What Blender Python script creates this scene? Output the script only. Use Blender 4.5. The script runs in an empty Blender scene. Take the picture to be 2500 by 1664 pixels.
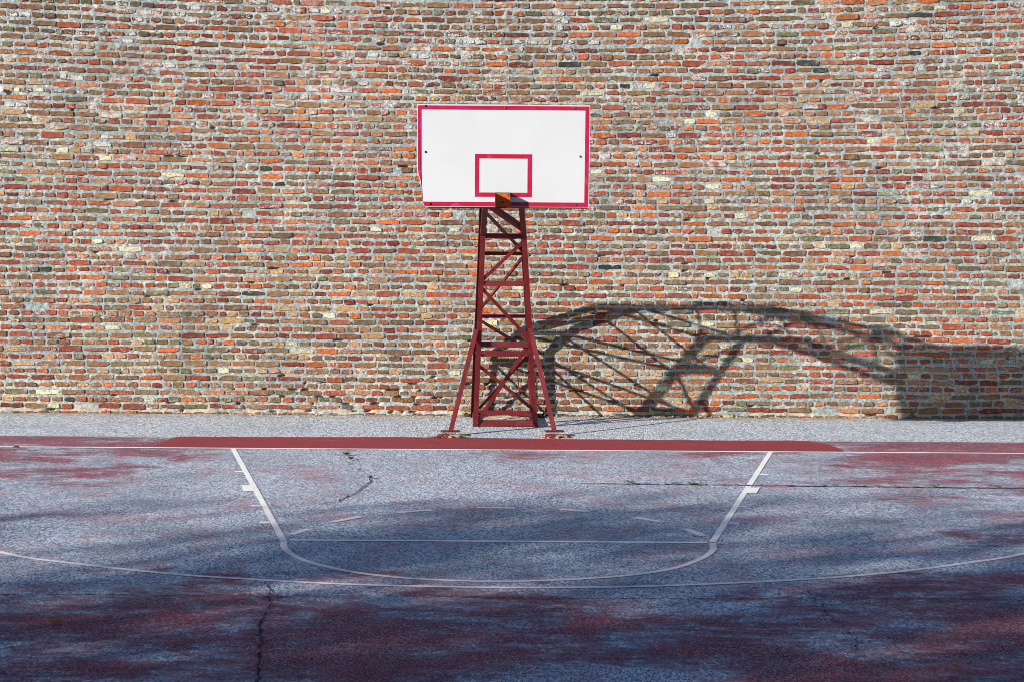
import bpy, bmesh, math, random
import numpy as np
from mathutils import Vector, Matrix

random.seed(7)
rng = np.random.default_rng(7)
S = bpy.context.scene
C = S.collection

# ------------------------------------------------------------------ camera
cam_d = bpy.data.cameras.new('camera')
cam = bpy.data.objects.new('camera', cam_d)
C.objects.link(cam)
pitch, roll, yaw = 0.0768937, 0.0067417, 0.0014607
fwd = Vector((math.sin(yaw) * math.cos(pitch), math.cos(yaw) * math.cos(pitch), -math.sin(pitch)))
right = Vector((math.cos(yaw), -math.sin(yaw), 0))
up = right.cross(fwd)
r2 = right * math.cos(roll) + up * math.sin(roll)
u2 = up * math.cos(roll) - right * math.sin(roll)
M3 = Matrix((r2, u2, -fwd)).transposed()
cam.matrix_world = Matrix.Translation((0.0714, -22.4868, 2.9525)) @ M3.to_4x4()
cam_d.sensor_width = 36
cam_d.lens = 4971.65 / 2500 * 36
cam_d.clip_end = 2000
S.camera = cam

# ------------------------------------------------------------------ sky and sun
SUN_A, SUN_B = 2.09, 1.62                      # metres right / away per metre of drop
to_sun = Vector((-SUN_A, -SUN_B, 1)).normalized()
world = bpy.data.worlds.new('World')
S.world = world
world.use_nodes = True
wn = world.node_tree.nodes
wl = world.node_tree.links
bg = wn['Background']
sky = wn.new('ShaderNodeTexSky')
sky.sky_type = 'NISHITA'
sky.sun_disc = False
sky.ozone_density = 4.0
sky.dust_density = 0.4
sky.sun_elevation = math.asin(to_sun.z)
sky.sun_rotation = math.atan2(to_sun.x, to_sun.y)
wl.new(sky.outputs[0], bg.inputs[0])
bg.inputs[1].default_value = 0.085
sun_d = bpy.data.lights.new('sun', 'SUN')
sun = bpy.data.objects.new('sun', sun_d)
C.objects.link(sun)
sun_d.energy = 5.0
sun_d.angle = math.radians(0.53)
sun_d.color = (1.0, 0.955, 0.90)
sun.rotation_euler = to_sun.to_track_quat('Z', 'Y').to_euler()
S.view_settings.view_transform = 'Standard'
S.view_settings.look = 'None'
S.view_settings.exposure = 0.50
S.view_settings.gamma = 1.0
S.view_settings.use_curve_mapping = False
S.render.engine = 'CYCLES'
S.cycles.filter_width = 0.9

# ------------------------------------------------------------------ helpers
def lin(r, g, b):
    f = lambda c: ((c / 255 + 0.055) / 1.055) ** 2.4 if c > 10 else c / 255 / 12.92
    return (f(r), f(g), f(b))

def tag(o, label=None, cat=None, group=None, kind=None):
    if label: o['label'] = label
    if cat: o['category'] = cat
    if group: o['group'] = group
    if kind: o['kind'] = kind
    return o

def empty(name, loc=(0, 0, 0)):
    o = bpy.data.objects.new(name, None)
    o.location = loc
    C.objects.link(o)
    return o

def mesh_obj(name, verts, faces, mat, parent=None, smooth=False):
    me = bpy.data.meshes.new(name)
    me.from_pydata([tuple(v) for v in verts], [], faces)
    me.materials.append(mat)
    me.update()
    if smooth:
        me.polygons.foreach_set('use_smooth', [True] * len(me.polygons))
    o = bpy.data.objects.new(name, me)
    C.objects.link(o)
    if parent: o.parent = parent
    return o

class MB:
    """collects simple solids into one mesh"""
    def __init__(s): s.v, s.f = [], []
    def add(s, v, f):
        n = len(s.v)
        s.v += [tuple(q) for q in v]
        s.f += [tuple(i + n for i in q) for q in f]
        return s
    def obox(s, c, ax, ay, az):
        c, ax, ay, az = Vector(c), Vector(ax), Vector(ay), Vector(az)
        v = [c + ax * i + ay * j + az * k for i in (-1, 1) for j in (-1, 1) for k in (-1, 1)]
        return s.add(v, [(0, 1, 3, 2), (4, 6, 7, 5), (0, 4, 5, 1), (2, 3, 7, 6), (0, 2, 6, 4), (1, 5, 7, 3)])
    def box(s, x0, x1, y0, y1, z0, z1):
        return s.obox(((x0 + x1) / 2, (y0 + y1) / 2, (z0 + z1) / 2), ((x1 - x0) / 2, 0, 0), (0, (y1 - y0) / 2, 0), (0, 0, (z1 - z0) / 2))
    def angle(s, p0, p1, n, w=0.06, t=0.006, side=1, ext=0.0):
        """steel angle from p0 to p1: one flange in the face whose outward normal is n, the other going inward"""
        p0, p1, n = Vector(p0), Vector(p1), Vector(n)
        d = (p1 - p0).normalized()
        n = (n - d * n.dot(d)).normalized()
        sd = d.cross(n).normalized() * side
        p0 = p0 - d * ext; p1 = p1 + d * ext
        m, h = (p0 + p1) / 2, (p1 - p0).length / 2
        s.obox(m, d * h, sd * w / 2, n * t / 2)
        s.obox(m + sd * (w / 2 - t / 2) - n * (w / 2 + t / 2), d * h, sd * t / 2, n * (w / 2))
        return s
    def flat(s, p0, p1, n, w=0.035, t=0.006, ext=0.0):
        p0, p1, n = Vector(p0), Vector(p1), Vector(n)
        d = (p1 - p0).normalized()
        n = (n - d * n.dot(d)).normalized()
        m, h = (p0 + p1) / 2, (p1 - p0).length / 2 + ext
        return s.obox(m, d * h, d.cross(n) * w / 2, n * t / 2)
    def tube(s, pts, radii, k=8):
        rings = []
        for i, p in enumerate(pts):
            p = Vector(p)
            a = Vector(pts[max(i - 1, 0)]); b = Vector(pts[min(i + 1, len(pts) - 1)])
            d = (b - a).normalized()
            e = d.cross(Vector((0.3, 0.9, 0.1))).normalized(); g = d.cross(e)
            rings.append([p + (e * math.cos(2 * math.pi * j / k) + g * math.sin(2 * math.pi * j / k)) * radii[i] for j in range(k)])
        v = [q for r in rings for q in r]
        f = [(i * k + j, i * k + (j + 1) % k, (i + 1) * k + (j + 1) % k, (i + 1) * k + j) for i in range(len(pts) - 1) for j in range(k)]
        f += [tuple(range(k))[::-1], tuple((len(pts) - 1) * k + j for j in range(k))]
        return s.add(v, f)
    def disc(s, c, n, r, h, k=10):
        c, n = Vector(c), Vector(n).normalized()
        return s.tube([c, c + n * h * .6, c + n * h], [r, r, r * .6], k)
    def build(s, name, mat, parent=None, smooth=False):
        return mesh_obj(name, s.v, s.f, mat, parent, smooth)

def vnoise(x, y, seed=0):
    """smooth value noise on arrays, about -1..1"""
    xi = np.floor(x).astype(np.int64); yi = np.floor(y).astype(np.int64)
    fx = x - xi; fy = y - yi
    fx = fx * fx * (3 - 2 * fx); fy = fy * fy * (3 - 2 * fy)
    def h(a, b):
        n = (a * 374761393 + b * 668265263 + seed * 1442695041) & 0x7fffffff
        n = ((n ^ (n >> 13)) * 1274126177) & 0x7fffffff
        n = n ^ (n >> 16)
        return (n & 0xffff) / 32767.5 - 1
    return (h(xi, yi) * (1 - fx) + h(xi + 1, yi) * fx) * (1 - fy) + (h(xi, yi + 1) * (1 - fx) + h(xi + 1, yi + 1) * fx) * fy

# ------------------------------------------------------------------ materials
class NT:
    def __init__(s, name, rough=0.8):
        s.m = bpy.data.materials.new(name); s.m.use_nodes = True
        s.t = s.m.node_tree; s.b = s.t.nodes['Principled BSDF']
        s.b.inputs['Roughness'].default_value = rough
        s.co = s.t.nodes.new('ShaderNodeTexCoord').outputs['Object']
    def node(s, kind, **inp):
        n = s.t.nodes.new(kind)
        for k, v in inp.items():
            s.put(n.inputs[k], v)
        return n
    def put(s, sock, v):
        if isinstance(v, bpy.types.NodeSocket): s.t.links.new(v, sock)
        elif isinstance(v, tuple) and len(v) == 3 and sock.type == 'RGBA': sock.default_value = (*v, 1)
        else: sock.default_value = v
    def scaled(s, v, src=None):
        n = s.t.nodes.new('ShaderNodeMapping'); s.put(n.inputs['Vector'], src or s.co); n.inputs['Scale'].default_value = v
        return n.outputs[0]
    def noise(s, scale, detail=3, rough=0.55, vec=None, dist=0.0):
        n = s.node('ShaderNodeTexNoise', Vector=vec or s.co, Scale=scale, Detail=detail, Roughness=rough, Distortion=dist)
        return n.outputs['Fac']
    def ramp(s, v, a, b, lo=0.0, hi=1.0, smooth=True):
        n = s.t.nodes.new('ShaderNodeMapRange'); n.clamp = True
        n.interpolation_type = 'SMOOTHSTEP' if smooth else 'LINEAR'
        s.put(n.inputs['Value'], v)
        for k, q in (('From Min', a), ('From Max', b), ('To Min', lo), ('To Max', hi)): s.put(n.inputs[k], q)
        return n.outputs[0]
    def math(s, op, a, b=0.0, clamp=False):
        n = s.t.nodes.new('ShaderNodeMath'); n.operation = op; n.use_clamp = clamp
        s.put(n.inputs[0], a); s.put(n.inputs[1], b)
        return n.outputs[0]
    def mix(s, fac, a, b, mode='MIX'):
        n = s.t.nodes.new('ShaderNodeMix'); n.data_type = 'RGBA'; n.blend_type = mode
        s.put(n.inputs[0], fac); s.put(n.inputs[6], a); s.put(n.inputs[7], b)
        return n.outputs[2]
    def xyz(s):
        n = s.t.nodes.new('ShaderNodeSeparateXYZ'); s.put(n.inputs[0], s.co); return n.outputs
    def bump(s, h, strength=0.5, dist=0.01):
        n = s.node('ShaderNodeBump', Height=h, Strength=strength, Distance=dist)
        s.put(s.b.inputs['Normal'], n.outputs[0])
    def out(s, col=None, rough=None, spec=None, metal=None):
        if col is not None: s.put(s.b.inputs['Base Color'], col)
        if rough is not None: s.put(s.b.inputs['Roughness'], rough)
        if spec is not None: s.put(s.b.inputs['Specular IOR Level'], spec)
        if metal is not None: s.put(s.b.inputs['Metallic'], metal)
        return s.m

def mat_brick():
    n = NT('old_brick', 0.9)
    at = n.t.nodes.new('ShaderNodeAttribute'); at.attribute_name = 'brick_color'
    col, lime_haze = at.outputs['Color'], at.outputs['Alpha']
    big = n.noise(8, 3); mid = n.noise(34, 4, 0.68); fine = n.noise(110, 2); blot = n.noise(4.5, 2)
    c = n.mix(n.ramp(blot, 0.35, 0.65, 0, 0.55), col, n.mix(1.0, col, (0.80, 0.88, 1.0), 'MULTIPLY'))
    c = n.mix(n.ramp(mid, 0.40, 0.66, 0, 0.8), c, n.mix(1.0, c, (0.46, 0.44, 0.45), 'MULTIPLY'))
    c = n.mix(n.ramp(big, 0.5, 0.72, 0, 0.6), c, n.mix(1.0, c, (1.30, 1.05, 0.80), 'MULTIPLY'))
    c = n.mix(n.ramp(fine, 0.48, 0.66, 0, 0.6), c, n.mix(1.0, c, (0.5, 0.5, 0.5), 'MULTIPLY'))
    c = n.mix(n.ramp(n.noise(40, 3, 0.8), 0.51, 0.60, 0, 0.9), c, n.mix(0.55, c, (0.03, 0.026, 0.024)))
    c = n.mix(n.ramp(n.noise(36, 3, 0.8), 0.52, 0.61, 0, 0.75), c, n.mix(1.0, c, (1.8, 1.65, 1.55), 'MULTIPLY'))
    m1 = n.noise(62, 3, 0.65, vec=n.scaled((1, 1, 1.4)))
    m2 = n.noise(6, 3)
    thr = n.math('SUBTRACT', 0.78, n.math('MULTIPLY', lime_haze, n.ramp(m2, 0.35, 0.62, 0.10, 0.40)))
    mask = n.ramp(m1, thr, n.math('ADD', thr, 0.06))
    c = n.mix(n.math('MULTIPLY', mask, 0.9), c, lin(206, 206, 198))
    # thin pale mortar film left on the faces
    film = n.ramp(n.noise(14, 5, 0.75), 0.50, 0.68, 0, 0.55)
    c = n.mix(n.math('MULTIPLY', film, n.ramp(lime_haze, 0.0, 0.5, 0.35, 1.0)), c, lin(172, 172, 164))
    h = n.math('ADD', n.math('MULTIPLY', mid, 1.0), n.math('MULTIPLY', fine, 0.35))
    n.bump(h, 0.9, 0.012)
    return n.out(c, spec=0.15)

def mat_mortar():
    n = NT('lime_mortar', 0.95)
    x = n.xyz()
    a = n.noise(1.6, 4); b = n.noise(22, 4, 0.65); f = n.noise(120, 2)
    c = n.mix(n.ramp(a, 0.35, 0.65), lin(148, 157, 156), lin(178, 182, 175))
    c = n.mix(n.ramp(b, 0.42, 0.72, 0, 0.75), c, lin(104, 112, 112))
    c = n.mix(n.ramp(b, 0.46, 0.28, 0, 0.6), c, lin(214, 214, 204))
    c = n.mix(n.ramp(n.noise(5, 4, 0.6), 0.60, 0.72, 0, 0.6), c, lin(205, 192, 166))
    c = n.mix(n.ramp(n.noise(0.7, 4, 0.6), 0.50, 0.70, 0, 0.45), c, lin(120, 126, 122))
    c = n.mix(n.ramp(n.noise(44, 3, 0.8), 0.54, 0.64, 0, 0.6), c, lin(92, 98, 98))
    # worn sandy band at the foot of the wall
    foot = n.math('MULTIPLY', n.ramp(x[2], 0.16, 0.02), n.ramp(n.noise(7, 3), 0.40, 0.6))
    c = n.mix(n.math('MULTIPLY', foot, 0.8), c, lin(200, 184, 158))
    n.bump(n.math('ADD', b, n.math('MULTIPLY', f, 0.5)), 0.8, 0.012)
    return n.out(c, spec=0.1)

def speckle(n, lo, midc, hi, sy=0.38):
    """chippings: light and dark grains of worn asphalt"""
    s1 = n.noise(78, 2, 0.7, vec=n.scaled((1, sy, 1))); s2 = n.noise(26, 3, 0.7, vec=n.scaled((1, 0.5, 1)))
    c = n.mix(n.ramp(s1, 0.38, 0.62), lo, hi)
    c = n.mix(n.ramp(s2, 0.38, 0.60, 0, 0.45), c, midc)
    v = n.node('ShaderNodeTexVoronoi', Vector=n.scaled((1, sy * 1.1, 1)), Scale=70.0)
    g = n.t.nodes.new('ShaderNodeSeparateColor'); n.put(g.inputs[0], v.outputs['Color'])
    c = n.mix(n.ramp(g.outputs[0], 0.70, 0.95, 0, 0.75), c, hi)
    c = n.mix(n.ramp(g.outputs[1], 0.72, 0.95, 0, 0.70), c, lo)
    return c, s1, s2

def mat_apron():
    n = NT('pale_worn_asphalt', 0.95)
    c, s1, s2 = speckle(n, lin(106, 115, 124), lin(206, 214, 221), lin(242, 246, 249), 0.19)
    big = n.noise(0.9, 4, 0.6)
    c = n.mix(n.ramp(big, 0.45, 0.75, 0, 0.40), c, lin(150, 156, 162))
    c = n.mix(n.ramp(n.noise(24, 3, 0.8, vec=n.scaled((1, 0.35, 1))), 0.50, 0.64, 0, 0.7), c, lin(108, 114, 120))
    x = n.xyz()
    dirt = n.math('MULTIPLY', n.ramp(x[1], 2.75, 3.4), n.ramp(n.noise(5, 4, 0.65), 0.38, 0.58))
    c = n.mix(n.math('MULTIPLY', dirt, 0.6), c, lin(150, 136, 112))
    n.bump(n.math('ADD', s1, s2), 0.7, 0.008)
    return n.out(c, spec=0.2)

def mat_court():
    n = NT('court_worn_red_paint', 0.93)
    x = n.xyz()
    c, s1, s2 = speckle(n, lin(76, 87, 104), lin(162, 172, 187), lin(226, 233, 242))
    big = n.noise(0.8, 4, 0.6)
    c = n.mix(n.ramp(big, 0.42, 0.7, 0, 0.45), c, lin(120, 128, 140))
    c = n.mix(n.ramp(n.noise(1.4, 5, 0.7), 0.46, 0.66, 0, 0.42), c, lin(170, 108, 116))
    # how much of the red coat is left, by region of the court
    far = n.ramp(x[1], -3.2, 0.9, 0.0, 0.092, False)
    near = n.ramp(x[1], -6.4, -8.6, 0.0, 0.142, False)
    leftside = n.math('MULTIPLY', n.ramp(x[0], -2.6, -4.2, 0, 0.075, False), n.ramp(x[1], -4.0, -1.5, 0, 1, False))
    rightside = n.math('MULTIPLY', n.ramp(x[0], 2.6, 4.6, 0, 0.085, False), n.ramp(x[1], -8, -6, 1, 1, False))
    strip = n.ramp(x[1], 0.0, 0.12, 0.0, 0.02, False)
    amount = n.math('ADD', n.math('ADD', n.math('ADD', far, near), n.math('ADD', leftside, rightside)), strip)
    w = n.noise(1.15, 5, 0.62, vec=n.scaled((0.55, 1.0, 1)), dist=0.3)
    w2 = n.noise(7, 5, 0.75, vec=n.scaled((0.6, 1.0, 1)))
    fld = n.math('ADD', n.math('ADD', n.math('MULTIPLY', w, 0.55), n.math('MULTIPLY', w2, 0.30)), n.math('MULTIPLY', s1, 0.30))
    keep = n.ramp(n.math('ADD', fld, amount), 0.655, 0.735)
    red = n.mix(n.ramp(n.noise(2.3, 4), 0.35, 0.7), lin(148, 50, 62), lin(120, 40, 56))
    red = n.mix(n.ramp(s2, 0.4, 0.68, 0, 0.45), red, lin(84, 40, 50))
    c = n.mix(n.math('MULTIPLY', keep, n.ramp(s1, 0.40, 0.64, 0.96, 0.68)), c, red)
    n.bump(n.math('ADD', s1, s2), 0.4, 0.005)
    return n.out(c, spec=0.25)

def mat_band():
    n = NT('fresh_red_coating', 0.75)
    c = n.mix(n.ramp(n.noise(3, 4), 0.35, 0.7), lin(152, 64, 68), lin(144, 60, 66))
    c = n.mix(n.ramp(n.noise(50, 3, 0.7, vec=n.scaled((1, .4, 1))), 0.48, 0.64, 0, 0.45), c, lin(112, 50, 54))
    c = n.mix(n.ramp(n.noise(2.2, 5, 0.7, vec=n.scaled((.5, 1, 1))), 0.60, 0.70, 0, 0.5), c, lin(168, 108, 108))
    n.bump(n.noise(70, 2), 0.3, 0.004)
    return n.out(c, spec=0.2)

def mat_line(name, col, under, wear=0.5):
    n = NT(name, 0.85)
    s = n.noise(80, 2, 0.6); m = n.noise(7, 4, 0.65)
    fld = n.math('ADD', n.math('MULTIPLY', s, 0.45), n.math('MULTIPLY', m, 0.55))
    c = n.mix(n.ramp(fld, wear, wear + 0.14, 0, 0.85), col, under)
    n.bump(s, 0.5, 0.005)
    return n.out(c, spec=0.2)

def mat_steel():
    n = NT('maroon_steel_paint', 0.5)
    a = n.noise(4, 4); b = n.noise(45, 3, 0.6)
    c = n.mix(n.ramp(a, 0.35, 0.7), lin(98, 23, 27), lin(120, 38, 40))
    c = n.mix(n.ramp(b, 0.54, 0.66, 0, 0.6), c, lin(66, 22, 20))
    c = n.mix(n.ramp(n.noise(9, 5, 0.7), 0.60, 0.70, 0, 0.7), c, lin(120, 62, 40))
    c = n.mix(n.ramp(n.noise(70, 2), 0.70, 0.76, 0, 0.8), c, lin(190, 150, 148))
    n.bump(b, 0.25, 0.003)
    return n.out(c, rough=0.48, spec=0.35)

def mat_white():
    n = NT('white_board_paint', 0.6)
    a = n.noise(1.5, 3); d = n.noise(14, 4, 0.7)
    c = n.mix(n.ramp(a, 0.3, 0.7), (0.60, 0.595, 0.585), (0.565, 0.565, 0.56))
    c = n.mix(n.ramp(d, 0.60, 0.75, 0, 0.35), c, (0.48, 0.47, 0.45))
    c = n.mix(n.ramp(n.noise(3.2, 4, 0.7, vec=n.scaled((1, 1, .5))), 0.56, 0.72, 0, 0.30), c, (0.50, 0.48, 0.44))
    sc = n.noise(16, 2, 0.5, vec=n.scaled((1.0, 1, 6)))
    c = n.mix(n.ramp(sc, 0.73, 0.77, 0, 0.4), c, (0.45, 0.45, 0.46))
    return n.out(c, spec=0.25)

def mat_crimson():
    n = NT('crimson_border_paint', 0.45)
    a = n.noise(5, 4, 0.55, dist=0.8)
    c = n.mix(n.ramp(a, 0.50, 0.62), (0.42, 0.006, 0.035), (0.42, 0.012, 0.09))
    c = n.mix(n.ramp(n.noise(7, 3, 0.5, dist=0.5), 0.60, 0.72, 0, 0.7), c, (0.56, 0.10, 0.22))
    return n.out(c, spec=0.3)

def mat_plain(name, col, rough=0.7, var=0.25, scale=12, spec=0.3, metal=0.0):
    n = NT(name, rough)
    k = 1 - var
    c = n.mix(n.ramp(n.noise(scale, 4, 0.6), 0.35, 0.7), col, tuple(q * k for q in col))
    n.bump(n.noise(scale * 4, 3), 0.3, 0.005)
    return n.out(c, spec=spec, metal=metal)

def mat_leaf(name, col, col2):
    n = NT(name, 0.7)
    c = n.mix(n.ramp(n.noise(3, 2), 0.35, 0.65), col, col2)
    return n.out(c, spec=0.25)

def mat_concrete(name, c0, c1, painted=None):
    n = NT(name, 0.95)
    b = n.noise(14, 4, 0.65); f = n.noise(60, 3)
    c = n.mix(n.ramp(b, 0.35, 0.65), c0, c1)
    c = n.mix(n.ramp(f, 0.5, 0.7, 0, 0.5), c, tuple(q * .5 for q in c0))
    if painted:
        c = n.mix(n.ramp(b, 0.50, 0.58), painted, c)
    n.bump(n.math('ADD', b, f), 0.8, 0.015)
    return n.out(c, spec=0.15)

BRICK, MORTAR = mat_brick(), mat_mortar()
APRON, COURT, BAND = mat_apron(), mat_court(), mat_band()
WHITE_LINE = mat_line('white_line_paint', lin(246, 243, 236), lin(160, 162, 166), 0.56)
THIN_LINE = mat_line('thin_white_line_paint', lin(253, 252, 250), lin(190, 188, 194), 0.60)
PINK_LINE = mat_line('pink_faded_line_paint', lin(250, 232, 230), lin(178, 150, 158), 0.58)
STEEL, WHITE, CRIMSON = mat_steel(), mat_white(), mat_crimson()
ORANGE = mat_plain('orange_bracket_paint', (0.86, 0.15, 0.005), 0.5, 0.45, 18)
BRACKET_EDGE = mat_plain('rusty_bracket_steel', (0.12, 0.035, 0.02), 0.6, 0.5, 20)
BOLT = mat_plain('dull_bolt_steel', (0.10, 0.10, 0.11), 0.45, 0.3, 30, 0.5, 0.6)
HOLE = mat_plain('black_empty_hole', (0.01, 0.01, 0.01), 0.9, 0.2, 20, 0.1)
CRACK = mat_plain('dark_crack', (0.045, 0.052, 0.062), 0.95, 0.3, 20, 0.1)
PAD = mat_concrete('crumbling_pad_concrete', lin(214, 206, 184), lin(168, 158, 136))
FOOTING = mat_concrete('red_painted_footing', lin(206, 192, 160), lin(170, 150, 120), lin(124, 46, 46))
RUBBLE = mat_concrete('mortar_crumbs', lin(196, 178, 150), lin(150, 110, 88))
WEED = mat_leaf('weed_leaf', (0.035, 0.12, 0.03), (0.06, 0.16, 0.05))
DRYWEED = mat_leaf('yellow_weed_leaf', (0.22, 0.22, 0.03), (0.10, 0.12, 0.03))
MOSS = mat_leaf('dark_moss', (0.02, 0.035, 0.015), (0.035, 0.045, 0.02))
YLEAF = mat_leaf('fallen_yellow_leaf', (0.42, 0.46, 0.12), (0.34, 0.40, 0.10))
BLEAF = mat_leaf('fallen_brown_leaf', (0.30, 0.16, 0.03), (0.16, 0.08, 0.02))
CERAMIC = mat_plain('white_ceramic', (0.72, 0.70, 0.66), 0.4, 0.1)
BARK = mat_plain('tree_bark', (0.09, 0.065, 0.045), 0.9, 0.4, 6)
FOLIAGE = mat_leaf('tree_foliage', (0.04, 0.075, 0.025), (0.06, 0.10, 0.03))

# ------------------------------------------------------------------ ground, court and markings
def sheet(name, outline, z, mat, parent=None):
    return mesh_obj(name, [(x, y, z) for x, y in outline], [tuple(range(len(outline)))], mat, parent)

tag(sheet('ground', [(-400, -400), (400, -400), (400, 400), (-400, 400)], 0.0, APRON), 'pale grey worn asphalt ground at the foot of the brick wall', kind='structure')

edge = []
for i in range(241):
    x = 9.0 - 18.0 * i / 240
    y = 0.995 + 0.10 * math.exp(-((x + 0.9) / 1.6) ** 2) + float(vnoise(np.array([x * 2.1]), np.array([0.5]), 3)[0]) * 0.02 + float(vnoise(np.array([x * 19]), np.array([0.5]), 4)[0]) * 0.018
    edge.append((x, y))
court = sheet('court', [(-9, -29), (9, -29)] + edge, 0.004, COURT)
tag(court, 'basketball court floor of grey asphalt with worn red paint', kind='structure')

top = [p for p in edge if -3.80 < p[0] < 3.55]
band = sheet('red_band', [(-3.90, 0.10), (-3.86, 0.055), (0.0, 0.05), (3.78, 0.055), (3.84, 0.14), (3.80, 0.40), (3.72, 0.75), (3.62, 0.94)] + [(x, y + 0.02) for x, y in top] + [(-3.80, 0.93), (-3.86, 0.5)], 0.0065, BAND, court)
band['label'] = 'solid maroon painted band behind the baseline'

def ribbon(pts, w, z=0.0080, jag=0.0):
    P = [Vector((x, y, 0)) for x, y in pts]
    L, R = [], []
    for i, p in enumerate(P):
        d = (P[min(i + 1, len(P) - 1)] - P[max(i - 1, 0)]).normalized()
        s = Vector((-d.y, d.x, 0))
        wl_ = (w[i] if isinstance(w, list) else w) / 2
        L.append(p + s * wl_ * (1 + random.uniform(-jag, jag)))
        R.append(p - s * wl_ * (1 + random.uniform(-jag, jag)))
    v = [(q.x, q.y, z) for q in L] + [(q.x, q.y, z) for q in R]
    n = len(P)
    return v, [(i, n + i, n + i + 1, i + 1) for i in range(n - 1)]

def catmull(pts, k=8):
    P = [Vector((x, y)) for x, y in pts]
    P = [P[0] * 2 - P[1]] + P + [P[-1] * 2 - P[-2]]
    out = []
    for i in range(1, len(P) - 2):
        for j in range(k):
            t = j / k
            a, b, c_, d = P[i - 1], P[i], P[i + 1], P[i + 2]
            out.append(0.5 * ((2 * b) + (c_ - a) * t + (2 * a - 5 * b + 4 * c_ - d) * t * t + (3 * b - a - 3 * c_ + d) * t ** 3))
    out.append(P[-2])
    return [(q.x, q.y) for q in out]

def line(name, pts, w, mat, jag=0.05, z=0.0080):
    dense = []
    for (a, b) in zip(pts[:-1], pts[1:]):
        n = max(1, int(math.dist(a, b) / 0.12))
        dense += [(a[0] + (b[0] - a[0]) * i / n, a[1] + (b[1] - a[1]) * i / n) for i in range(n)]
    dense.append(pts[-1])
    v, f = ribbon(dense, w, z, jag)
    return mesh_obj(name, v, f, mat, court)

line('baseline', [(-7.5, 0.012), (7.5, 0.012)], 0.058, THIN_LINE)
line('lane_line', [(-2.985, -0.03), (-1.78, -5.84)], 0.056, WHITE_LINE)
line('lane_line', [(2.985, -0.03), (1.77, -5.78)], 0.056, WHITE_LINE)
line('free_throw_line', [(-1.74, -5.80), (1.73, -5.80)], 0.062, THIN_LINE)
ARC = [(-1.775, -5.87), (-1.745, -6.12), (-1.668, -6.391), (-1.541, -6.677), (-1.324, -6.965), (-1.024, -7.235), (-0.60, -7.43), (-0.05, -7.508), (0.473, -7.433), (0.99, -7.24), (1.344, -6.955), (1.585, -6.566), (1.728, -6.184), (1.766, -5.82)]
line('free_throw_arc', catmull(ARC), 0.056, PINK_LINE)
THREE = [(-7.35, 0.0), (-6.25, 0.0)][1:] + [(-6.22, -1.55), (-5.95, -3.2), (-5.1, -5.1), (-3.973, -6.436), (-3.287, -6.902), (-2.456, -7.300), (-1.963, -7.455), (-1.30, -7.620), (-0.675, -7.705), (0.004, -7.738), (0.475, -7.723), (1.163, -7.645), (2.179, -7.395), (3.006, -7.061), (3.706, -6.626), (4.246, -6.211), (5.25, -5.1), (6.0, -3.2), (6.22, -1.55), (6.25, 0.0)]
line('three_point_line', catmull(THREE), 0.056, PINK_LINE)
for a, b in [[(-1.747, -5.545), (-1.624, -5.249)], [(-1.464, -4.885), (-1.23, -4.595)], [(-0.925, -4.355), (-0.619, -4.199)], [(-0.208, -4.05), (0.139, -4.06)], [(0.543, -4.113), (0.81, -4.236)], [(1.214, -4.529), (1.413, -4.768)], [(1.603, -5.122), (1.725, -5.479)]]:
    line('arc_dash', [a, b], 0.078, PINK_LINE, 0.2)
for a, b in [[(-2.724, -1.83), (-2.64, -1.83)], [(-2.275, -4.04), (-2.19, -4.03)], [(-2.09, -4.93), (-2.00, -4.925)], [(2.645, -1.80), (2.736, -1.797)], [(2.20, -3.905), (2.283, -3.913)], [(2.01, -4.81), (2.098, -4.822)]]:
    line('lane_mark', [a, b], 0.06, THIN_LINE, 0.1)
for q in [[(-2.533, -2.774), (-2.425, -2.768), (-2.35, -3.144), (-2.46, -3.165)], [(2.446, -2.711), (2.539, -2.706), (2.459, -3.087), (2.363, -3.074)]]:
    sheet('lane_block', q, 0.0095, WHITE_LINE, court)

def crack(pts, w0, w1, wob=0.02):
    d = []
    for (a, b) in zip(pts[:-1], pts[1:]):
        n = max(2, int(math.dist(a, b) / 0.035))
        d += [(a[0] + (b[0] - a[0]) * i / n + random.gauss(0, wob * .35), a[1] + (b[1] - a[1]) * i / n + random.gauss(0, wob)) for i in range(n)]
    d.append(pts[-1])
    n = len(d)
    w = [(w0 + (w1 - w0) * random.random() ** 2) * (0.25 + 0.75 * min(1, 8 * i / n, 8 * (n - 1 - i) / n)) for i in range(n)]
    v, f = ribbon(d, w, 0.0110, 0.3)
    f = [q for q in f if random.random() > 0.06]
    return mesh_obj('crack', v, f, CRACK, court)

crack([(-0.55, -2.55), (-0.092, -2.544), (0.6, -2.53)], 0.004, 0.018, 0.010)
crack([(0.6, -2.53), (1.145, -2.518), (1.901, -2.531), (2.513, -2.575), (3.138, -2.588), (5.135, -2.65), (6.6, -2.7)], 0.022, 0.060, 0.010)
crack([(-1.719, 0.0), (-1.692, -0.446), (-1.611, -0.884), (-1.6, -1.354)], 0.002, 0.010)
crack([(-1.32, -2.182), (-1.297, -2.433), (-1.328, -2.841), (-1.381, -3.234), (-1.461, -3.539), (-1.522, -3.762), (-1.617, -3.838)], 0.010, 0.024)
crack([(-4.6, -8.1), (-3.553, -8.116), (-2.997, -8.099), (-2.433, -8.119), (-1.821, -8.089), (-1.647, -8.139), (-1.214, -8.103), (-0.992, -8.071), (-0.544, -8.057), (-0.095, -8.098), (0.464, -8.136), (1.024, -8.118), (2.031, -8.077), (2.596, -8.059), (3.384, -8.062), (3.769, -8.105), (5.2, -8.12)], 0.004, 0.028, 0.008)
crack([(-1.731, -7.627), (-1.646, -7.857), (-1.629, -8.193), (-1.582, -8.408)], 0.004, 0.016)
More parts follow.
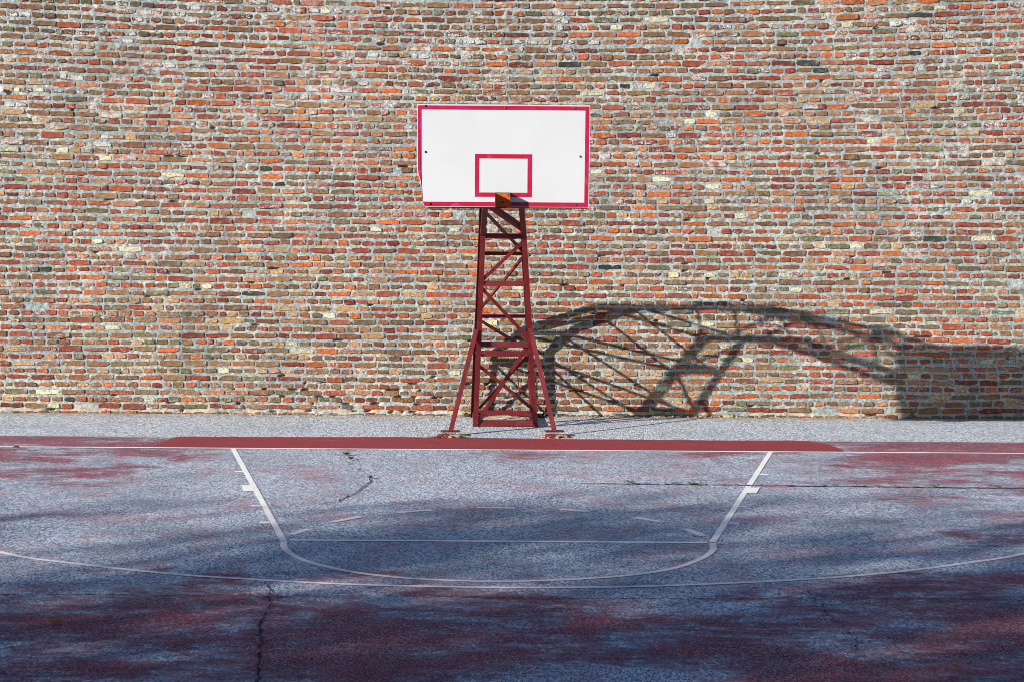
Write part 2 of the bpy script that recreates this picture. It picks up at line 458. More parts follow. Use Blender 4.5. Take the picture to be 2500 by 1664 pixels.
crack([(-1.600, -8.35), (-1.582, -8.408), (-1.582, -8.771), (-1.583, -9.068), (-1.543, -9.351), (-1.495, -9.623), (-1.468, -10.011), (-1.4, -10.601), (-1.42, -11.4)], 0.006, 0.024)
crack([(2.284, -7.494), (2.259, -7.788), (2.272, -8.125), (2.292, -8.287), (2.273, -8.551), (2.309, -8.804), (2.338, -9.144), (2.345, -9.468), (2.282, -9.78), (2.227, -9.993)], 0.001, 0.014)
crack([(0.6, -9.98), (1.5, -9.93), (2.6, -9.80), (3.4, -9.72)], 0.001, 0.02, 0.01)
crack([(-0.9, 1.75), (-0.55, 1.62), (-0.45, 1.40)], 0.003, 0.012)
crack([(-2.55, 2.5), (-2.35, 2.1), (-2.42, 1.7)], 0.002, 0.010)

# ------------------------------------------------------------------ brick wall
WALL_Y = 3.40
wall = empty('brick_wall', (0, WALL_Y, 0))
tag(wall, 'tall old brick wall with thick pale mortar joints behind the hoop', 'wall')

def sag(x, z):
    return 0.155 * (abs(x) / 6.5) ** 2 * min(max((z - 1.7) / 3.4, 0), 1.4) ** 1.2

PITCH = 0.0907
PAL = {k: np.array(lin(*v)) for k, v in dict(
    brown=(146, 104, 74), mauve=(140, 90, 70), red=(164, 76, 52), deep=(138, 58, 44), orange=(188, 94, 44), salmon=(178, 114, 82),
    ochre=(186, 142, 104), cream=(214, 204, 182), olive=(122, 114, 84), dark=(66, 64, 60), greybrown=(122, 102, 80)).items()}
def pick_colour(x, z):
    t = float(vnoise(np.array([x * 0.55]), np.array([z * 0.9]), 11)[0])
    up_ = min(max((z - 1.0) / 3.5, 0), 1)
    rt = min(max((x + 1) / 6, 0), 1)
    w = dict(brown=max(.1, 0.27 - 0.14 * t) + 0.06 * up_, mauve=0.15 + 0.05 * up_, red=max(.05, 0.20 + 0.08 * rt + 0.20 * t), deep=0.08 + 0.05 * rt,
             orange=max(0.02, 0.07 + 0.12 * math.exp(-((x - 1.4) / 3.5) ** 2) + 0.06 * t - 0.02 * up_), salmon=0.15, ochre=max(.01, 0.075 - 0.06 * up_ - 0.04 * t),
             cream=max(.006, 0.024 - 0.016 * up_ - 0.014 * t), olive=max(.008, 0.045 - 0.025 * up_ - 0.03 * t), dark=0.003, greybrown=0.10)
    k = random.choices(list(w), [max(v, 0) for v in w.values()])[0]
    c = PAL[k] * random.uniform(0.75, 1.25) * np.array([random.uniform(.93, 1.07), 1, random.uniform(.9, 1.1)])
    lime_haze = random.random() ** 1.3 * (0.55 + 0.45 * up_ + 0.12 * max(0, -x / 6)) + 0.25 * float(vnoise(np.array([x * 0.8]), np.array([z * 1.3]), 21)[0])  # weathering, plus a leftward term that paints pale haze into the bricks
    if k in ('cream', 'orange', 'dark'): lime_haze *= 0.4
    g = c.mean()
    return (c * 0.84 + np.array([g * 1.08, g * 0.98, g * 0.88]) * 0.16) * np.array([1.02, 1.0, 0.76]) * (0.97 + 0.12 * float(vnoise(np.array([x * 1.6]), np.array([z * 0.25]), 43)[0]) + 0.30 * float(vnoise(np.array([x * 0.38 + 5]), np.array([z * 0.55]), 41)[0]) + 0.08 * float(vnoise(np.array([x * 1.3 + 5]), np.array([z * 1.7]), 42)[0])), min(max(lime_haze, 0), 1)

bricks = []        # (x centre, z centre, length, height)
z = -0.035
course = 0
while z < 6.15:
    pitch_k = PITCH * random.uniform(0.96, 1.04)
    zc = z + pitch_k / 2
    stretch = (course % 2 == 1)
    x = -9.0 - random.random() * 0.3
    while x < 9.0:
        if stretch:
            L = random.gauss(0.290, 0.006)
            r = random.random()
            if r < 0.05: L = random.uniform(0.06, 0.11)
            elif r < 0.15: L = random.gauss(0.138, 0.008)
            elif r < 0.19: L = random.uniform(0.18, 0.24)
        else:
            L = random.gauss(0.137, 0.006)
            r = random.random()
            if r < 0.06: L = random.uniform(0.06, 0.10)
            elif r < 0.10: L = random.gauss(0.288, 0.006)
            elif r < 0.14: L = random.uniform(0.17, 0.2)
        Hh = min(random.gauss(0.062, 0.0048), pitch_k - 0.012)
        if course == 0: Hh = random.uniform(0.03, 0.06)
        miss = 0.002 if course > 1 else 0.07
        if random.random() > miss:
            bricks.append((x + L / 2, zc, L, Hh, random.gauss(0, 0.002)))
        x += L + random.uniform(0.012, 0.027)
    z += pitch_k
    course += 1

def brick_geo(L, Hh):
    """one weathered brick, front face towards -Y at y = 0: outer ring set back, inner ring proud and uneven"""
    h, l = Hh / 2, L / 2
    j = lambda s: random.gauss(0, s)
    nx = 4 if L > 0.2 else 3
    xs = [-l + 2 * l * i / (nx - 1) for i in range(nx)]
    cut = random.uniform(0.002, 0.006)
    ring = []
    for i, xx in enumerate(xs):                     # bottom edge
        e = 1 if i in (0, nx - 1) else 0
        ring.append((xx * (1 - cut / l * e) + j(.0025), -h + cut * e + j(.0036)))
    ring.append((l + abs(j(.002)), j(.008)))
    for i, xx in enumerate(reversed(xs)):           # top edge
        e = 1 if i in (0, nx - 1) else 0
        ring.append((xx * (1 - cut / l * e) + j(.0025), h - cut * e + j(.0036)))
    ring.append((-l - abs(j(.002)), j(.008)))
    n = len(ring)
    if random.random() < 0.30:                      # a chipped corner
        k = random.choice([0, nx - 1, nx + 1, 2 * nx])
        rx, rz = ring[k]; ring[k] = (rx * random.uniform(.72, .9), rz * random.uniform(.55, .85))
    ins = 0.006
    v = [(a, 0.055, b) for a, b in ring] + [(a, 0.010 + j(.0015), b) for a, b in ring]
    tilt, ty = j(.012), j(.03)
    v += [(a * (1 - ins / l), -abs(j(.0025)) + a * tilt + b * ty, b * (1 - ins / h)) for a, b in ring]
    f = []
    for i in range(n):
        k = (i + 1) % n
        f.append((i, k, n + k, n + i)); f.append((n + i, n + k, 2 * n + k, 2 * n + i))
    f.append(tuple(2 * n + i for i in range(n)))
    f = [tuple(q) for q in f]
    return v, f

def px(x, y, z_):
    d = Vector((x, y, z_)) - cam.matrix_world.translation
    zz = d.dot(fwd)
    return 1250 + 4971.65 * d.dot(r2) / zz, 832 - 4971.65 * d.dot(u2) / zz

def colour_attr(me, cols):
    a = me.color_attributes.new('brick_color', 'FLOAT_COLOR', 'POINT')
    a.data.foreach_set('color', np.asarray(cols, np.float32).ravel())

rank = []
for i, (x, zc, L, Hh, yo) in enumerate(bricks):
    u, w_ = px(x, WALL_Y, zc + sag(x, zc))
    half = L * 95
    ok = half < u < 2500 - half and 8 < w_ < 1008 and not (1000 < u + half and u - half < 1455 and 240 < w_ < 525) and not (1120 < u < 1340 and w_ > 500)
    if ok: rank.append((L * Hh, i))
rank.sort(reverse=True)
single = {i for _, i in rank[:300]}

SV, SF, SC = [], [], []
for i, (x, zc, L, Hh, yo) in enumerate(bricks):
    v, f = brick_geo(L, Hh)
    col, lime_haze = pick_colour(x, zc)
    zz = zc + sag(x, zc) + 0.013 * float(vnoise(np.array([x * 0.55]), np.array([zc * 5]), 5)[0]) + random.gauss(0, 0.0026)
    slope = (sag(x + .1, zc) - sag(x - .1, zc)) / .2 + random.gauss(0, 0.014)
    out_ = yo if random.random() > 0.03 else -0.012
    pos = [(a, b + out_, c_ + a * slope) for a, b, c_ in v]
    rgba = (*col, lime_haze)
    if i in single:
        o = mesh_obj('brick', pos, f, BRICK, wall)
        o.location = (x, 0, zz)
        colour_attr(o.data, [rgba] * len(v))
    else:
        n0 = len(SV)
        SV += [(a + x, b, c_ + zz) for a, b, c_ in pos]
        SF += [tuple(q + n0 for q in t) for t in f]
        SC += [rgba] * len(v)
rest = mesh_obj('brickwork', SV, SF, BRICK, wall)
rest['kind'] = 'stuff'
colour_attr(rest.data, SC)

# mortar: an uneven bed a finger behind the brick faces, with a few washed-out joints
gx = np.linspace(-9.2, 9.2, 1000); gz = np.linspace(0.0, 6.3, 480)
X, Zg = np.meshgrid(gx, gz)
rec = 0.0088 + 0.0030 * vnoise(X * 6, Zg * 9, 31) + 0.0065 * vnoise(X * 21, Zg * 25, 32) + 0.0065 * vnoise(X * 47, Zg * 60, 33)
rec = np.where((vnoise(X * 3.1, Zg * 4.3, 34) > 0.78) & (Zg > .3), rec - 0.006, rec)
low = np.clip((0.22 - Zg) / 0.22, 0, 1)
rec += low * 0.022 * np.clip(vnoise(X * 4.5, Zg * 12, 35) + 0.25, 0, 1)
def pit(xc, zc, hw, hh, depth):
    global rec
    r = ((X - xc) / hw) ** 2 + ((Zg - zc + 0.006 * vnoise(X * 9, Zg * 0, 36)) / hh) ** 2
    rec = rec + depth * np.clip(1.6 - r, 0, 1)
def joint_near(x, z_):
    best = min(bricks, key=lambda b: (abs(b[1] + sag(b[0], b[1]) - z_ + 0.045) > .05, abs(b[0] - x)))
    return best[1] + sag(best[0], best[1]) + best[3] / 2 + 0.012
pits = [(1469, 770, 22), (1710, 824, 17), (1743, 874, 20), (2259, 817, 19), (581, 997, 5), (2236, 1006, 5), (1605, 780, 5), (2135, 1010, 12), (920, 985, 8), (1010, 1000, 9), (1380, 700, 10), (905, 757, 6), (1730, 690, 4)]
for u, w_, hw in pits:
    xx = (u - 1250) / 192 + 0.1; zz = (1019 - w_) / 189
    pit(xx, joint_near(xx, zz), hw / 192, 0.017, 0.07)
pit(-4.6, joint_near(-4.6, 1.19), 1.15, 0.009, 0.035)
for _ in range(110):
    xx, zz = random.uniform(-8.5, 8.5), random.uniform(.04, 6)
    if random.random() < .35: xx, zz = random.gauss(-1.6, 1.5), random.uniform(.04, .5)
    pit(xx, joint_near(xx, zz), random.uniform(.015, .06), .015, .06)
mv = np.stack([X, rec, Zg], -1).reshape(-1, 3)
nxg = len(gx)
idx = np.arange(len(gz) * nxg).reshape(len(gz), nxg)
mf = np.stack([idx[:-1, :-1], idx[:-1, 1:], idx[1:, 1:], idx[1:, :-1]], -1).reshape(-1, 4)
mesh_obj('mortar', mv.tolist(), mf.tolist(), MORTAR, wall, True)
core = MB(); core.box(-9.2, 9.2, 0.10, 1.3, 0.0, 6.29)
core.build('wall_core', MORTAR, wall)

# small white knob at the far left of the wall
kn = MB(); kn.tube([(-6.345, 3.40, 4.09), (-6.345, 3.375, 4.09), (-6.345, 3.345, 4.09), (-6.345, 3.335, 4.09)], [0.018, 0.020, 0.036, 0.022], 12)
tag(kn.build('wall_knob', CERAMIC), 'small white knob fixed high on the brick wall at its left edge', 'knob')

# crumbs of mortar and brick along the foot of the wall
cr = MB()
for _ in range(900):
    x = random.choice([random.gauss(-1.5, 1.6), random.uniform(-6.6, 6.8), random.gauss(2.6, 1.2)])
    y = WALL_Y - 0.012 - abs(random.gauss(0, 0.07)); s = random.uniform(.004, .022)
    c0 = Vector((x, y, s * .5))
    v = [c0 + Vector((random.uniform(-1, 1), random.uniform(-1, 1), random.uniform(-.5, .8))) * s for _ in range(5)]
    cr.add(v, [(0, 1, 2), (0, 2, 3), (0, 3, 4), (0, 4, 1), (1, 3, 2), (1, 4, 3)])
tag(cr.build('debris', RUBBLE), 'crumbs of mortar and brick along the foot of the wall', kind='stuff')

# ------------------------------------------------------------------ basketball stand
hoop = empty('basketball_stand', (0, 2.2, 0))
tag(hoop, 'maroon steel lattice basketball stand with white backboard and no ring', 'basketball hoop')
OFF = Vector((0, -2.2, 0))
def part(mb, name, mat, parent=None):
    mb.v = [tuple(Vector(v) + OFF) for v in mb.v]
    return mb.build(name, mat, parent or hoop)

FN = Vector((0, -0.917, -0.398)); RN = Vector((0, 0.91, 0.413))
FRONT = {-1: [(-0.331, 2.22, 0.0), (-0.240, 1.20, 2.349), (-0.205, 0.55, 2.70), (-0.178, -1.10, 2.98)], 1: [(0.400, 2.22, 0.0), (0.236, 1.20, 2.349), (0.199, 0.55, 2.70), (0.178, -1.10, 2.98)]}
REAR = {-1: [(-0.385, 3.24, 0.0), (-0.352, 3.22, 0.95), (-0.326, 2.95, 1.42), (-0.290, 2.30, 2.10), (-0.245, 0.95, 2.95), (-0.205, -0.1, 3.33), (-0.178, -1.10, 3.60)],
        1: [(0.372, 3.24, 0.0), (0.315, 3.22, 0.95), (0.290, 2.95, 1.42), (0.242, 2.30, 2.10), (0.215, 0.95, 2.95), (0.190, -0.1, 3.33), (0.178, -1.10, 3.60)]}
for s in (-1, 1):
    m = MB()
    for k, (a, b) in enumerate(zip(FRONT[s][:-1], FRONT[s][1:])):
        d = (Vector(b) - Vector(a)).normalized()
        n = Vector((1, 0, 0)).cross(d)
        if n.y > 0 and k == 0: n = -n
        if k >= 1 and n.z > 0: n = -n
        sd = s if d.cross(n).x > 0 else -s
        m.angle(a, b, n, 0.062, 0.007, sd, 0.008 if k else 0.0)
    part(m, 'front_leg', STEEL)
    m = MB()
    for k, (a, b) in enumerate(zip(REAR[s][:-1], REAR[s][1:])):
        d = (Vector(b) - Vector(a)).normalized()
        n = Vector((1, 0, 0)).cross(d)
        if n.y < 0: n = -n
        sd = s if d.cross(n).x > 0 else -s
        m.angle(a, b, n, 0.055, 0.007, sd, 0.006 if k else 0.0)
    part(m, 'rear_leg', STEEL)

def on(poly, t_y=None, z_=None):
    for a, b in zip(poly[:-1], poly[1:]):
        a, b = Vector(a), Vector(b)
        v, lo, hi = (z_, a.z, b.z) if z_ is not None else (t_y, a.y, b.y)
        if min(lo, hi) - 1e-6 <= v <= max(lo, hi) + 1e-6:
            return a.lerp(b, (v - lo) / (hi - lo))
    return Vector(poly[-1])

inn = FN * -0.008
# rungs: angles with a level top flange
def rung(l, r, w=0.058, sideup=1, n=(0, -1, 0)):
    m = MB(); l, r = Vector(l), Vector(r)
    d = (r - l).normalized()
    sd = 1 if d.cross(Vector(n)).z * sideup > 0 else -1
    m.angle(l, r, n, w, 0.006, sd)
    part(m, 'rung', STEEL)
rung(on(FRONT[-1], z_=2.349) + Vector((0.022, 0.03, -0.004)), on(FRONT[1], z_=2.349) + Vector((-0.022, 0.03, -0.004)), 0.062, 1, (0, 1, 0))
for z_, w in ((1.784, 0.062), (1.044, 0.064)):
    rung(on(FRONT[-1], z_=z_) + Vector((0.022, 0.010, -0.004)), on(FRONT[1], z_=z_) + Vector((-0.022, 0.010, -0.004)), w)
for z_ in (2.107, 1.296):
    rung(on(REAR[-1], z_=z_) + Vector((0.015, -0.012, 0)), on(REAR[1], z_=z_) + Vector((-0.015, -0.012, 0)), 0.048, 1, (0, 1, 0))
rung(on(REAR[-1], z_=.815) + Vector((0.015, -0.012, 0)), on(REAR[1], z_=.815) + Vector((-0.015, -0.012, 0)), 0.066, -1, (0, 1, 0))
for yy in (0.35, -0.45):
    rung(on(FRONT[-1], t_y=yy) + Vector((0.02, 0, .008)), on(FRONT[1], t_y=yy) + Vector((-0.02, 0, .008)), 0.045)
for yy in (1.3, 0.5, -0.4):
    rung(on(REAR[-1], t_y=yy) + Vector((0.02, 0, -.008)), on(REAR[1], t_y=yy) + Vector((-0.02, 0, -.008)), 0.045)

def brace(a, b, n, w=0.036, inset=0.0):
    m = MB(); n = Vector(n)
    m.flat(Vector(a) - n * inset, Vector(b) - n * inset, n, w, 0.006, 0.012)
    part(m, 'brace', STEEL)
# front face diagonals
brace((0.215, 1.237, 2.264), (-0.250, 1.429, 1.815), FN, 0.042, 0.012)
brace((-0.250, 1.475, 1.715), (0.282, 1.728, 1.135), FN, 0.042, 0.012)
brace((0.290, 1.783, 1.006), (-0.300, 2.188, 0.075), FN, 0.046, 0.012)
brace((-0.285, 1.887, 0.766), (0.350, 2.118, 0.235), FN, 0.042, 0.020)
def angle_brace(a, b, n, w=0.04, inset=0.012):
    m = MB(); n = Vector(n).normalized(); a, b = Vector(a) - n * inset, Vector(b) - n * inset
    sd = 1 if (b - a).normalized().cross(n).z > 0 else -1
    m.angle(a, b, n, w, 0.006, sd, 0.012)
    part(m, 'brace', STEEL)
UN = (0, -0.475, -0.88)
angle_brace((-0.160, 0.60, 2.675), (0.215, 1.09, 2.41), UN, 0.055, 0.010)
angle_brace((0.17, -0.15, 2.82), (-0.19, 0.45, 2.72), (0, 0.17, -0.98), 0.045, 0.010)
angle_brace((-0.17, -1.0, 2.965), (0.18, -0.25, 2.835), (0, 0.17, -0.98), 0.045, 0.010)
# rear face diagonals: angles with a lip towards the court
angle_brace((0.231, 2.33, 2.067), (-0.294, 2.964, 1.395), (0, .72, .69), 0.042)
angle_brace((-0.284, 3.05, 1.24), (0.296, 3.215, 0.88), (0, .87, .49), 0.042)
angle_brace((0.292, 3.224, 0.775), (-0.30, 3.237, 0.12), (0, 1, 0), 0.038)
angle_brace((-0.215, 1.46, 2.629), (0.228, 2.22, 2.15), (0, .53, .85), 0.046)
angle_brace((0.2, 1.25, 2.80), (-0.2, 0.55, 3.14), (0, .5, .86), 0.036)
angle_brace((-0.2, 0.45, 3.18), (0.18, -0.35, 3.46), (0, .4, .9), 0.036)
# thin hanging rod in the lower bay
m = MB(); m.tube([(0.165, 3.215, 0.76), (0.207, 3.225, 0.273)], [0.008, 0.008], 6); part(m, 'rod', STEEL)
# side faces: struts and diagonals between front and rear legs
for s in (-1, 1):
    n = Vector((s, 0, 0))
    F = lambda z_: on(FRONT[s], z_=z_) + Vector((-s * .004, 0.03, 0))
    Rr = lambda z_: on(REAR[s], z_=z_) + Vector((-s * .004, -0.03, 0))
    Fy = lambda y_: on(FRONT[s], t_y=y_) + Vector((-s * .004, 0, .02))
    Ry = lambda y_: on(REAR[s], t_y=y_) + Vector((-s * .004, 0, -.02))
    pairs = [(F(1.784), Rr(1.296)), (F(1.044), Rr(.815)), (F(2.349), Rr(2.107)), (F(.12), Rr(.76)), (F(.98), Rr(1.24)), (F(1.72), Rr(2.05)), (F(2.3), Ry(1.3)),
             (Fy(.35), Ry(.5)), (Fy(1.05), Ry(.55)), (Fy(.30), Ry(-.35)), (Fy(-.45), Ry(-.4)), (Fy(-.95), Ry(-.42))]
    for a, b in pairs:
        m = MB(); m.flat(a, b, n, 0.034, 0.006, 0.01); part(m, 'side_brace', STEEL)
# base rails
for nm, a, b, n in (('base_rail', (-0.325, 2.225, 0.045), (0.395, 2.225, 0.045), (0, -1, 0)), ('base_rail', (-0.37, 3.225, 0.055), (0.355, 3.225, 0.055), (0, -1, 0)),
                    ('base_rail', (-0.350, 2.27, 0.04), (-0.385, 3.215, 0.04), (-1, 0, 0)), ('base_rail', (0.408, 2.27, 0.04), (0.372, 3.215, 0.04), (1, 0, 0))):
    m = MB(); m.angle(a, b, n, 0.062, 0.008, 1 if (Vector(b) - Vector(a)).normalized().cross(Vector(n)).z > 0 else -1); part(m, nm, STEEL)
# raking stays with foot plates
for s, foot, topp in ((-1, (-0.609, 1.30, 0.05), (-0.318, 1.672, 1.225)), (1, (0.616, 1.365, 0.05), (0.322, 1.664, 1.245))):
    m = MB()
    d = (Vector(topp) - Vector(foot)).normalized()
    n = Vector((0, -1, 0.1))
    m.angle(foot, topp, n, 0.056, 0.007, s if d.cross(n).x > 0 else -s)
    st = part(m, 'stay', STEEL)
    fp = MB(); fp.obox((foot[0], foot[1], 0.056), (0.11, 0.012, 0), (-0.01, 0.075, 0), (0, 0, 0.005))
    part(fp, 'foot_plate', STEEL, st)

# backboard: 1.80 m wide panel with a bent lower left corner
BY = -1.20
def yb(x, z_):         # the damaged edge bends back
    return 0.0 * max(0.0, (-0.80 - x) / 0.1) * max(0.0, min(1.0, (3.1 - z_) / 0.3))
outline = [(-0.902, 3.769), (-0.55, 3.770), (0.0, 3.771), (0.5, 3.770), (0.899, 3.768), (0.898, 3.3), (0.894, 2.71), (0.3, 2.708), (-0.3, 2.707), (-0.80, 2.707), (-0.823, 2.712), (-0.846, 2.79), (-0.852, 2.88), (-0.866, 2.975), (-0.880, 3.02), (-0.897, 3.065), (-0.900, 3.4)]
n = len(outline)
v = [(x, BY + yb(x, z_), z_) for x, z_ in outline] + [(x, BY + 0.02 + yb(x, z_), z_) for x, z_ in outline]
f = [tuple(range(n))] + [tuple(n + i for i in reversed(range(n)))] + [(i, n + i, n + (i + 1) % n, (i + 1) % n) for i in range(n)]
m = MB(); m.add(v, f)
board = part(m, 'backboard', WHITE)
board['label'] = 'white board with crimson border, lower left corner broken off'
def stripe(poly, lift=0.0022):
    m = MB(); k = len(poly)
    v = [(x, BY - lift + yb(x, z_), z_) for x, z_ in poly] + [(x, BY - 0.0002 + yb(x, z_), z_) for x, z_ in poly]
    m.add(v, [tuple(range(k))] + [(i, k + i, k + (i + 1) % k, (i + 1) % k) for i in range(k)])
    return m
b0 = 0.009
st = MB()
for poly in ([(-0.894, 3.758), (0.8905, 3.757), (0.850, 3.715), (-0.855, 3.716)],
             [(0.8905, 3.757), (0.8865, 2.715), (0.846, 2.760), (0.850, 3.715)],
             [(0.8865, 2.715), (-0.818, 2.712), (-0.838, 2.760), (0.846, 2.760)],
             [(-0.838, 2.760), (-0.843, 2.80), (-0.848, 2.88), (-0.861, 2.977), (-0.874, 3.02), (-0.890, 3.067), (-0.893, 3.4), (-0.894, 3.758), (-0.855, 3.716), (-0.852, 3.1), (-0.846, 2.80)]):
    q = stripe(poly); st.add(q.v, q.f)
part(st, 'border_stripe', CRIMSON, board)
sq = MB()
for (x0, x1, z0, z1) in ((-0.296, 0.299, 3.213, 3.258), (-0.296, 0.299, 2.814, 2.859), (-0.296, -0.252, 2.859, 3.213), (0.252, 0.299, 2.859, 3.213)):
    q = stripe([(x0, z1), (x1, z1), (x1, z0), (x0, z0)]); sq.add(q.v, q.f)
part(sq, 'target_square', CRIMSON, board)
for i, (x, z_) in enumerate([(-0.808, 3.752), (0.021, 3.738), (0.741, 3.738), (-0.809, 3.275), (0.801, 3.239), (-0.755, 2.735), (0.756, 2.735)]):
    m = MB(); m.disc((x, BY - 0.001 + yb(x, z_), z_), (0, -1, 0), 0.0115, 0.008)
    part(m, 'bolt', HOLE if i in (0, 3, 5) else BOLT, board)
# steel frame behind the board
fr = MB()
for x in (-0.6, -0.18, 0.18, 0.6):
    fr.angle((x, BY + 0.03, 2.74), (x, BY + 0.03, 3.74), (0, -1, 0), 0.05, 0.006, 1)
for z_ in (2.78, 3.62):
    fr.angle((-0.82, BY + 0.062, z_), (0.82, BY + 0.062, z_), (0, -1, 0), 0.05, 0.006, 1)
fr.angle((-0.78, BY + 0.03, 2.712), (0.88, BY + 0.03, 2.712), (0, -1, 0), 0.03, 0.006, 1)
part(fr, 'board_frame', STEEL)
# bracket that held the ring: back plate and two cheeks, open above
br = MB(); br.box(-0.078, 0.070, BY - 0.012, BY - 0.004, 2.708, 2.853)
bracket = part(br, 'ring_bracket', ORANGE)
ck = MB()
for x0, x1 in ((-0.084, -0.078), (0.070, 0.076)):
    ck.box(x0, x1, BY - 0.150, BY - 0.003, 2.705, 2.853)
ck.box(-0.084, 0.076, BY - 0.06, BY - 0.003, 2.697, 2.705)
ck.box(-0.084, 0.076, BY - 0.016, BY - 0.003, 2.8535, 2.860)
part(ck, 'cheek', BRACKET_EDGE, bracket)
for (x, z_, r) in ((0.055, 2.835, .007), (-0.004, 2.757, .010), (0.02, 2.757, .004)):
    m = MB(); m.disc((x, BY - 0.0125, z_), (0, -1, 0), r, 0.003, 6)
    part(m, 'bolt_hole', HOLE, bracket)

# concrete pad inside the base frame and two painted footings
def lump(name, cx, cy, rx, ry, h, mat, label, cat, group=None, rough=0.25, flat=0.6, seed=1):
    rr = random.Random(seed)
    v, f = [], []
    K, Rn = 22, 5
    v.append((0, 0, h))
    for i in range(1, Rn + 1):
        t = i / Rn
        for k in range(K):
            a = 2 * math.pi * k / K
            q = 1 + rr.uniform(-rough, rough) * t
            zz = h * (1 - max(0, (t - flat) / (1 - flat)) ** 1.3) * rr.uniform(.85, 1.1) if i < Rn else -0.002
            v.append((rx * t * q * math.cos(a), ry * t * q * math.sin(a), zz))
    f += [(0, 1 + k, 1 + (k + 1) % K) for k in range(K)]
    for i in range(Rn - 1):
        for k in range(K):
            a, b = 1 + i * K + k, 1 + i * K + (k + 1) % K
            f.append((a, a + K, b + K, b))
    o = mesh_obj(name, v, f, mat)
    o.location = (cx, cy, 0)
    return tag(o, label, cat, group)
lump('concrete_footing', -0.62, 1.20, 0.19, 0.15, 0.032, FOOTING, 'low red painted concrete lump under the left raking stay', 'footing', seed=3)
lump('concrete_footing', 0.63, 1.26, 0.19, 0.15, 0.032, FOOTING, 'low red painted concrete lump under the right raking stay', 'footing', seed=4)
lump('concrete_pad', 0.02, 2.72, 0.34, 0.42, 0.045, PAD, 'crumbling pale concrete pad inside the base of the stand', 'concrete pad', rough=0.06, flat=0.9, seed=5)

# ------------------------------------------------------------------ weeds and fallen leaves
def weed_mesh(seed, n, r, h, leaf):
    rr = random.Random(seed)
    m = MB()
    for _ in range(n):
        a = rr.uniform(0, 2 * math.pi); d = r * math.sqrt(rr.random()); lift = h * rr.uniform(.2, 1)
        b = Vector((math.cos(a) * d * .2, math.sin(a) * d * .2, 0.0)); t = Vector((math.cos(a) * d, math.sin(a) * d, lift))
        sd = Vector((-math.sin(a), math.cos(a), 0)) * leaf * rr.uniform(.35, .6)
        out = Vector((math.cos(a), math.sin(a), rr.uniform(-.5, .3))) * leaf
        m.add([b - sd * .12, b + sd * .12, t + sd, t + out, t - sd], [(0, 1, 2, 4), (4, 2, 3)])
    return m
WEEDS = [((-1.688, -0.52), 34, .055, .05, .032), ((-1.611, -0.90), 26, .045, .05, .028), ((-1.453, -1.72), 16, .045, .03, .022), ((-1.308, -2.27), 22, .045, .045, .026)]
WL = ['bushiest green weed in the crack just below the maroon band', 'second green weed down the crack below the maroon band', 'flat sparse green weed between two stretches of crack', 'green weed at the upper end of the slanting crack']
for i, ((x, y), n, r, h, lf) in enumerate(WEEDS):
    o = weed_mesh(40 + i, n, r, h, lf).build('weed', WEED); o.location = (x, y, 0.014)
    tag(o, WL[i], 'weed', 'weeds in the court crack'); o.scale = (.65, .65, .6)
JW = [(1.285, -2.483, 1.0), (1.462, -2.513, .5), (1.709, -2.521, .6), (1.764, -2.518, .8), (1.885, -2.55, .9), (1.953, -2.566, .9), (2.321, -2.580, .5), (2.584, -2.572, .4), (3.19, -2.590, .5), (3.302, -2.585, .7), (3.591, -2.601, .5), (3.714, -2.606, .7), (3.899, -2.609, .6), (4.284, -2.613, 1.0), (4.898, -2.627, .8)]
proto = [weed_mesh(60 + k, 14, .05, .022, .014).build('grass_tuft', WEED) for k in range(2)]
for i, (x, y, s) in enumerate(JW):
    o = proto[i] if i < 2 else proto[i % 2].copy()
    if i >= 2: C.objects.link(o)
    o.location = (x, y, 0.014); o.scale = (s * 1.5, s * .8, s); o.rotation_euler.z = 0
    tag(o, 'tiny green tuft in the straight court joint ' + ('left of the right lane line' if x < 2.3 else 'right of the right lane line'), 'grass tuft', 'grass tufts along the court joint')
o = weed_mesh(80, 30, .08, .05, .03).build('weed', DRYWEED); o.location = (-0.46, 3.30, 0); tag(o, 'yellow green weed at the wall beside the left base of the stand', 'weed')
o = weed_mesh(81, 34, .10, .05, .03).build('weed', MOSS); o.location = (0.47, 3.30, 0); tag(o, 'dark green weed at the wall beside the right base of the stand', 'weed')
for k, (x, y) in enumerate([(-0.45, 1.06), (-0.74, 1.10)]):
    o = weed_mesh(85 + k, 18, .09, .02, .018).build('weed', DRYWEED); o.location = (x, y, 0.012)
    tag(o, ['low yellowish weed on the band right of the left footing', 'low yellowish weed on the band left of the left footing'][k], 'weed')

def leaf(x, y, s, mat, label, rz, z_=0.018):
    v = [(-s, 0, 0), (-s * .3, s * .5, .012), (s * .5, s * .38, .020), (s * 1.1, 0, .006), (s * .4, -s * .42, .016), (-s * .4, -s * .45, .010), (0.05 * s, 0, .002)]
    o = mesh_obj('fallen_leaf', v, [(0, 6, 1), (1, 6, 2), (2, 6, 3), (3, 6, 4), (4, 6, 5), (5, 6, 0)], mat)
    o.location = (x, y, z_); o.rotation_euler = (0.25, 0.15, rz)
    tag(o, label, 'fallen leaf')
leaf(-2.415, -3.823, .035, YLEAF, 'pale yellow leaf lying left of the left lane line', .4)
leaf(-2.946, -9.084, .05, BLEAF, 'curled brown leaf on the dark court near lower left', .1)
leaf(-5.361, -0.148, .05, BLEAF, 'small orange brown leaf just below the baseline at far left', .9)
leaf(2.83, -10.183, .045, BLEAF, 'small orange brown leaf on the dark court near lower right', 2)

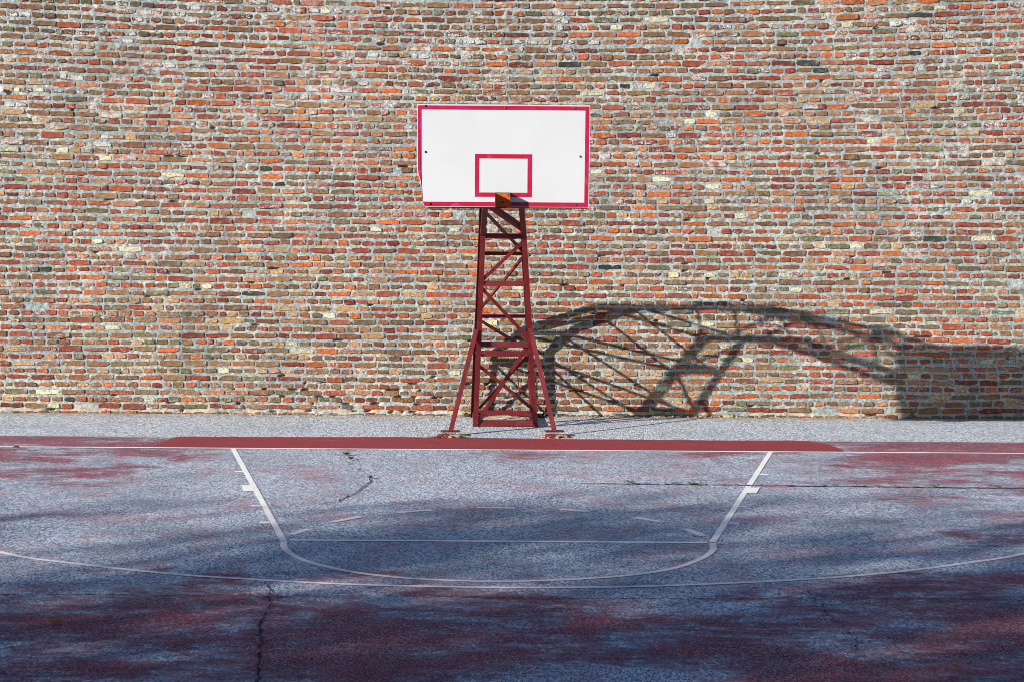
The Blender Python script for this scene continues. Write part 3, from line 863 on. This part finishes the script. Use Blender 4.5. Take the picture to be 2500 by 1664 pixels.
# ------------------------------------------------------------------ trees added unseen behind the camera, placed to shade the near court
def tree(x, y, h, seed, label):
    rr = random.Random(seed)
    t = tag(empty('added_shade_tree', (x, y, 0)), label, 'tree', 'unseen trees added to shade the court')
    m = MB()
    m.tube([(0, 0, -.1), (.1, 0, h * .25), (0, .15, h * .5), (.1, .1, h * .85)], [.38, .28, .2, .05], 9)
    for k in range(9):
        a = k * 2.4; z0 = h * rr.uniform(.28, .6); L = rr.uniform(2.2, 3.6)
        m.tube([(0.05, .05, z0), (math.cos(a) * L * .5, math.sin(a) * L * .5, z0 + L * .45), (math.cos(a) * L, math.sin(a) * L, z0 + L * .9)], [.12, .07, .02], 6)
    m.build('trunk', BARK, t)
    cz, rz_, rx = h * .62, h * .40, 4.2
    clumps = []
    for _ in range(46):
        u = Vector((rr.gauss(0, 1), rr.gauss(0, 1), rr.gauss(-.25, 1))).normalized() * rr.random() ** .5
        clumps.append((u.x * rx, u.y * rx, cz + u.z * rz_, rr.uniform(.8, 1.5)))
    v, f = [], []
    for _ in range(6500):
        c_ = rr.choice(clumps)
        p = Vector((c_[0] + rr.gauss(0, .55) * c_[3], c_[1] + rr.gauss(0, .55) * c_[3], c_[2] + rr.gauss(0, .5) * c_[3]))
        a = Vector((rr.gauss(0, 1), rr.gauss(0, 1), rr.gauss(0, .6))).normalized() * .16
        b = a.cross(Vector((rr.gauss(0, 1), rr.gauss(0, 1), rr.gauss(0, 1)))).normalized() * .09
        n0 = len(v)
        v += [p - a, p + b, p + a, p - b]; f.append((n0, n0 + 1, n0 + 2, n0 + 3))
    mesh_obj('crown', v, f, FOLIAGE, t)
k = 0
for row, (sy, hh) in enumerate(((-13.9, 14.5), (-16.4, 15.2), (-19.2, 15.8))):
    for j in range(7):
        sx = -13 + j * 4.6 + row * 1.6
        h = hh + random.uniform(-.9, .9)
        zc = h * .62
        tree(sx - SUN_A * zc, sy + random.uniform(-.6, .6) - SUN_B * zc, h, 200 + k, 'unseen broadleaf tree added behind the viewer to shade the court')
        k += 1
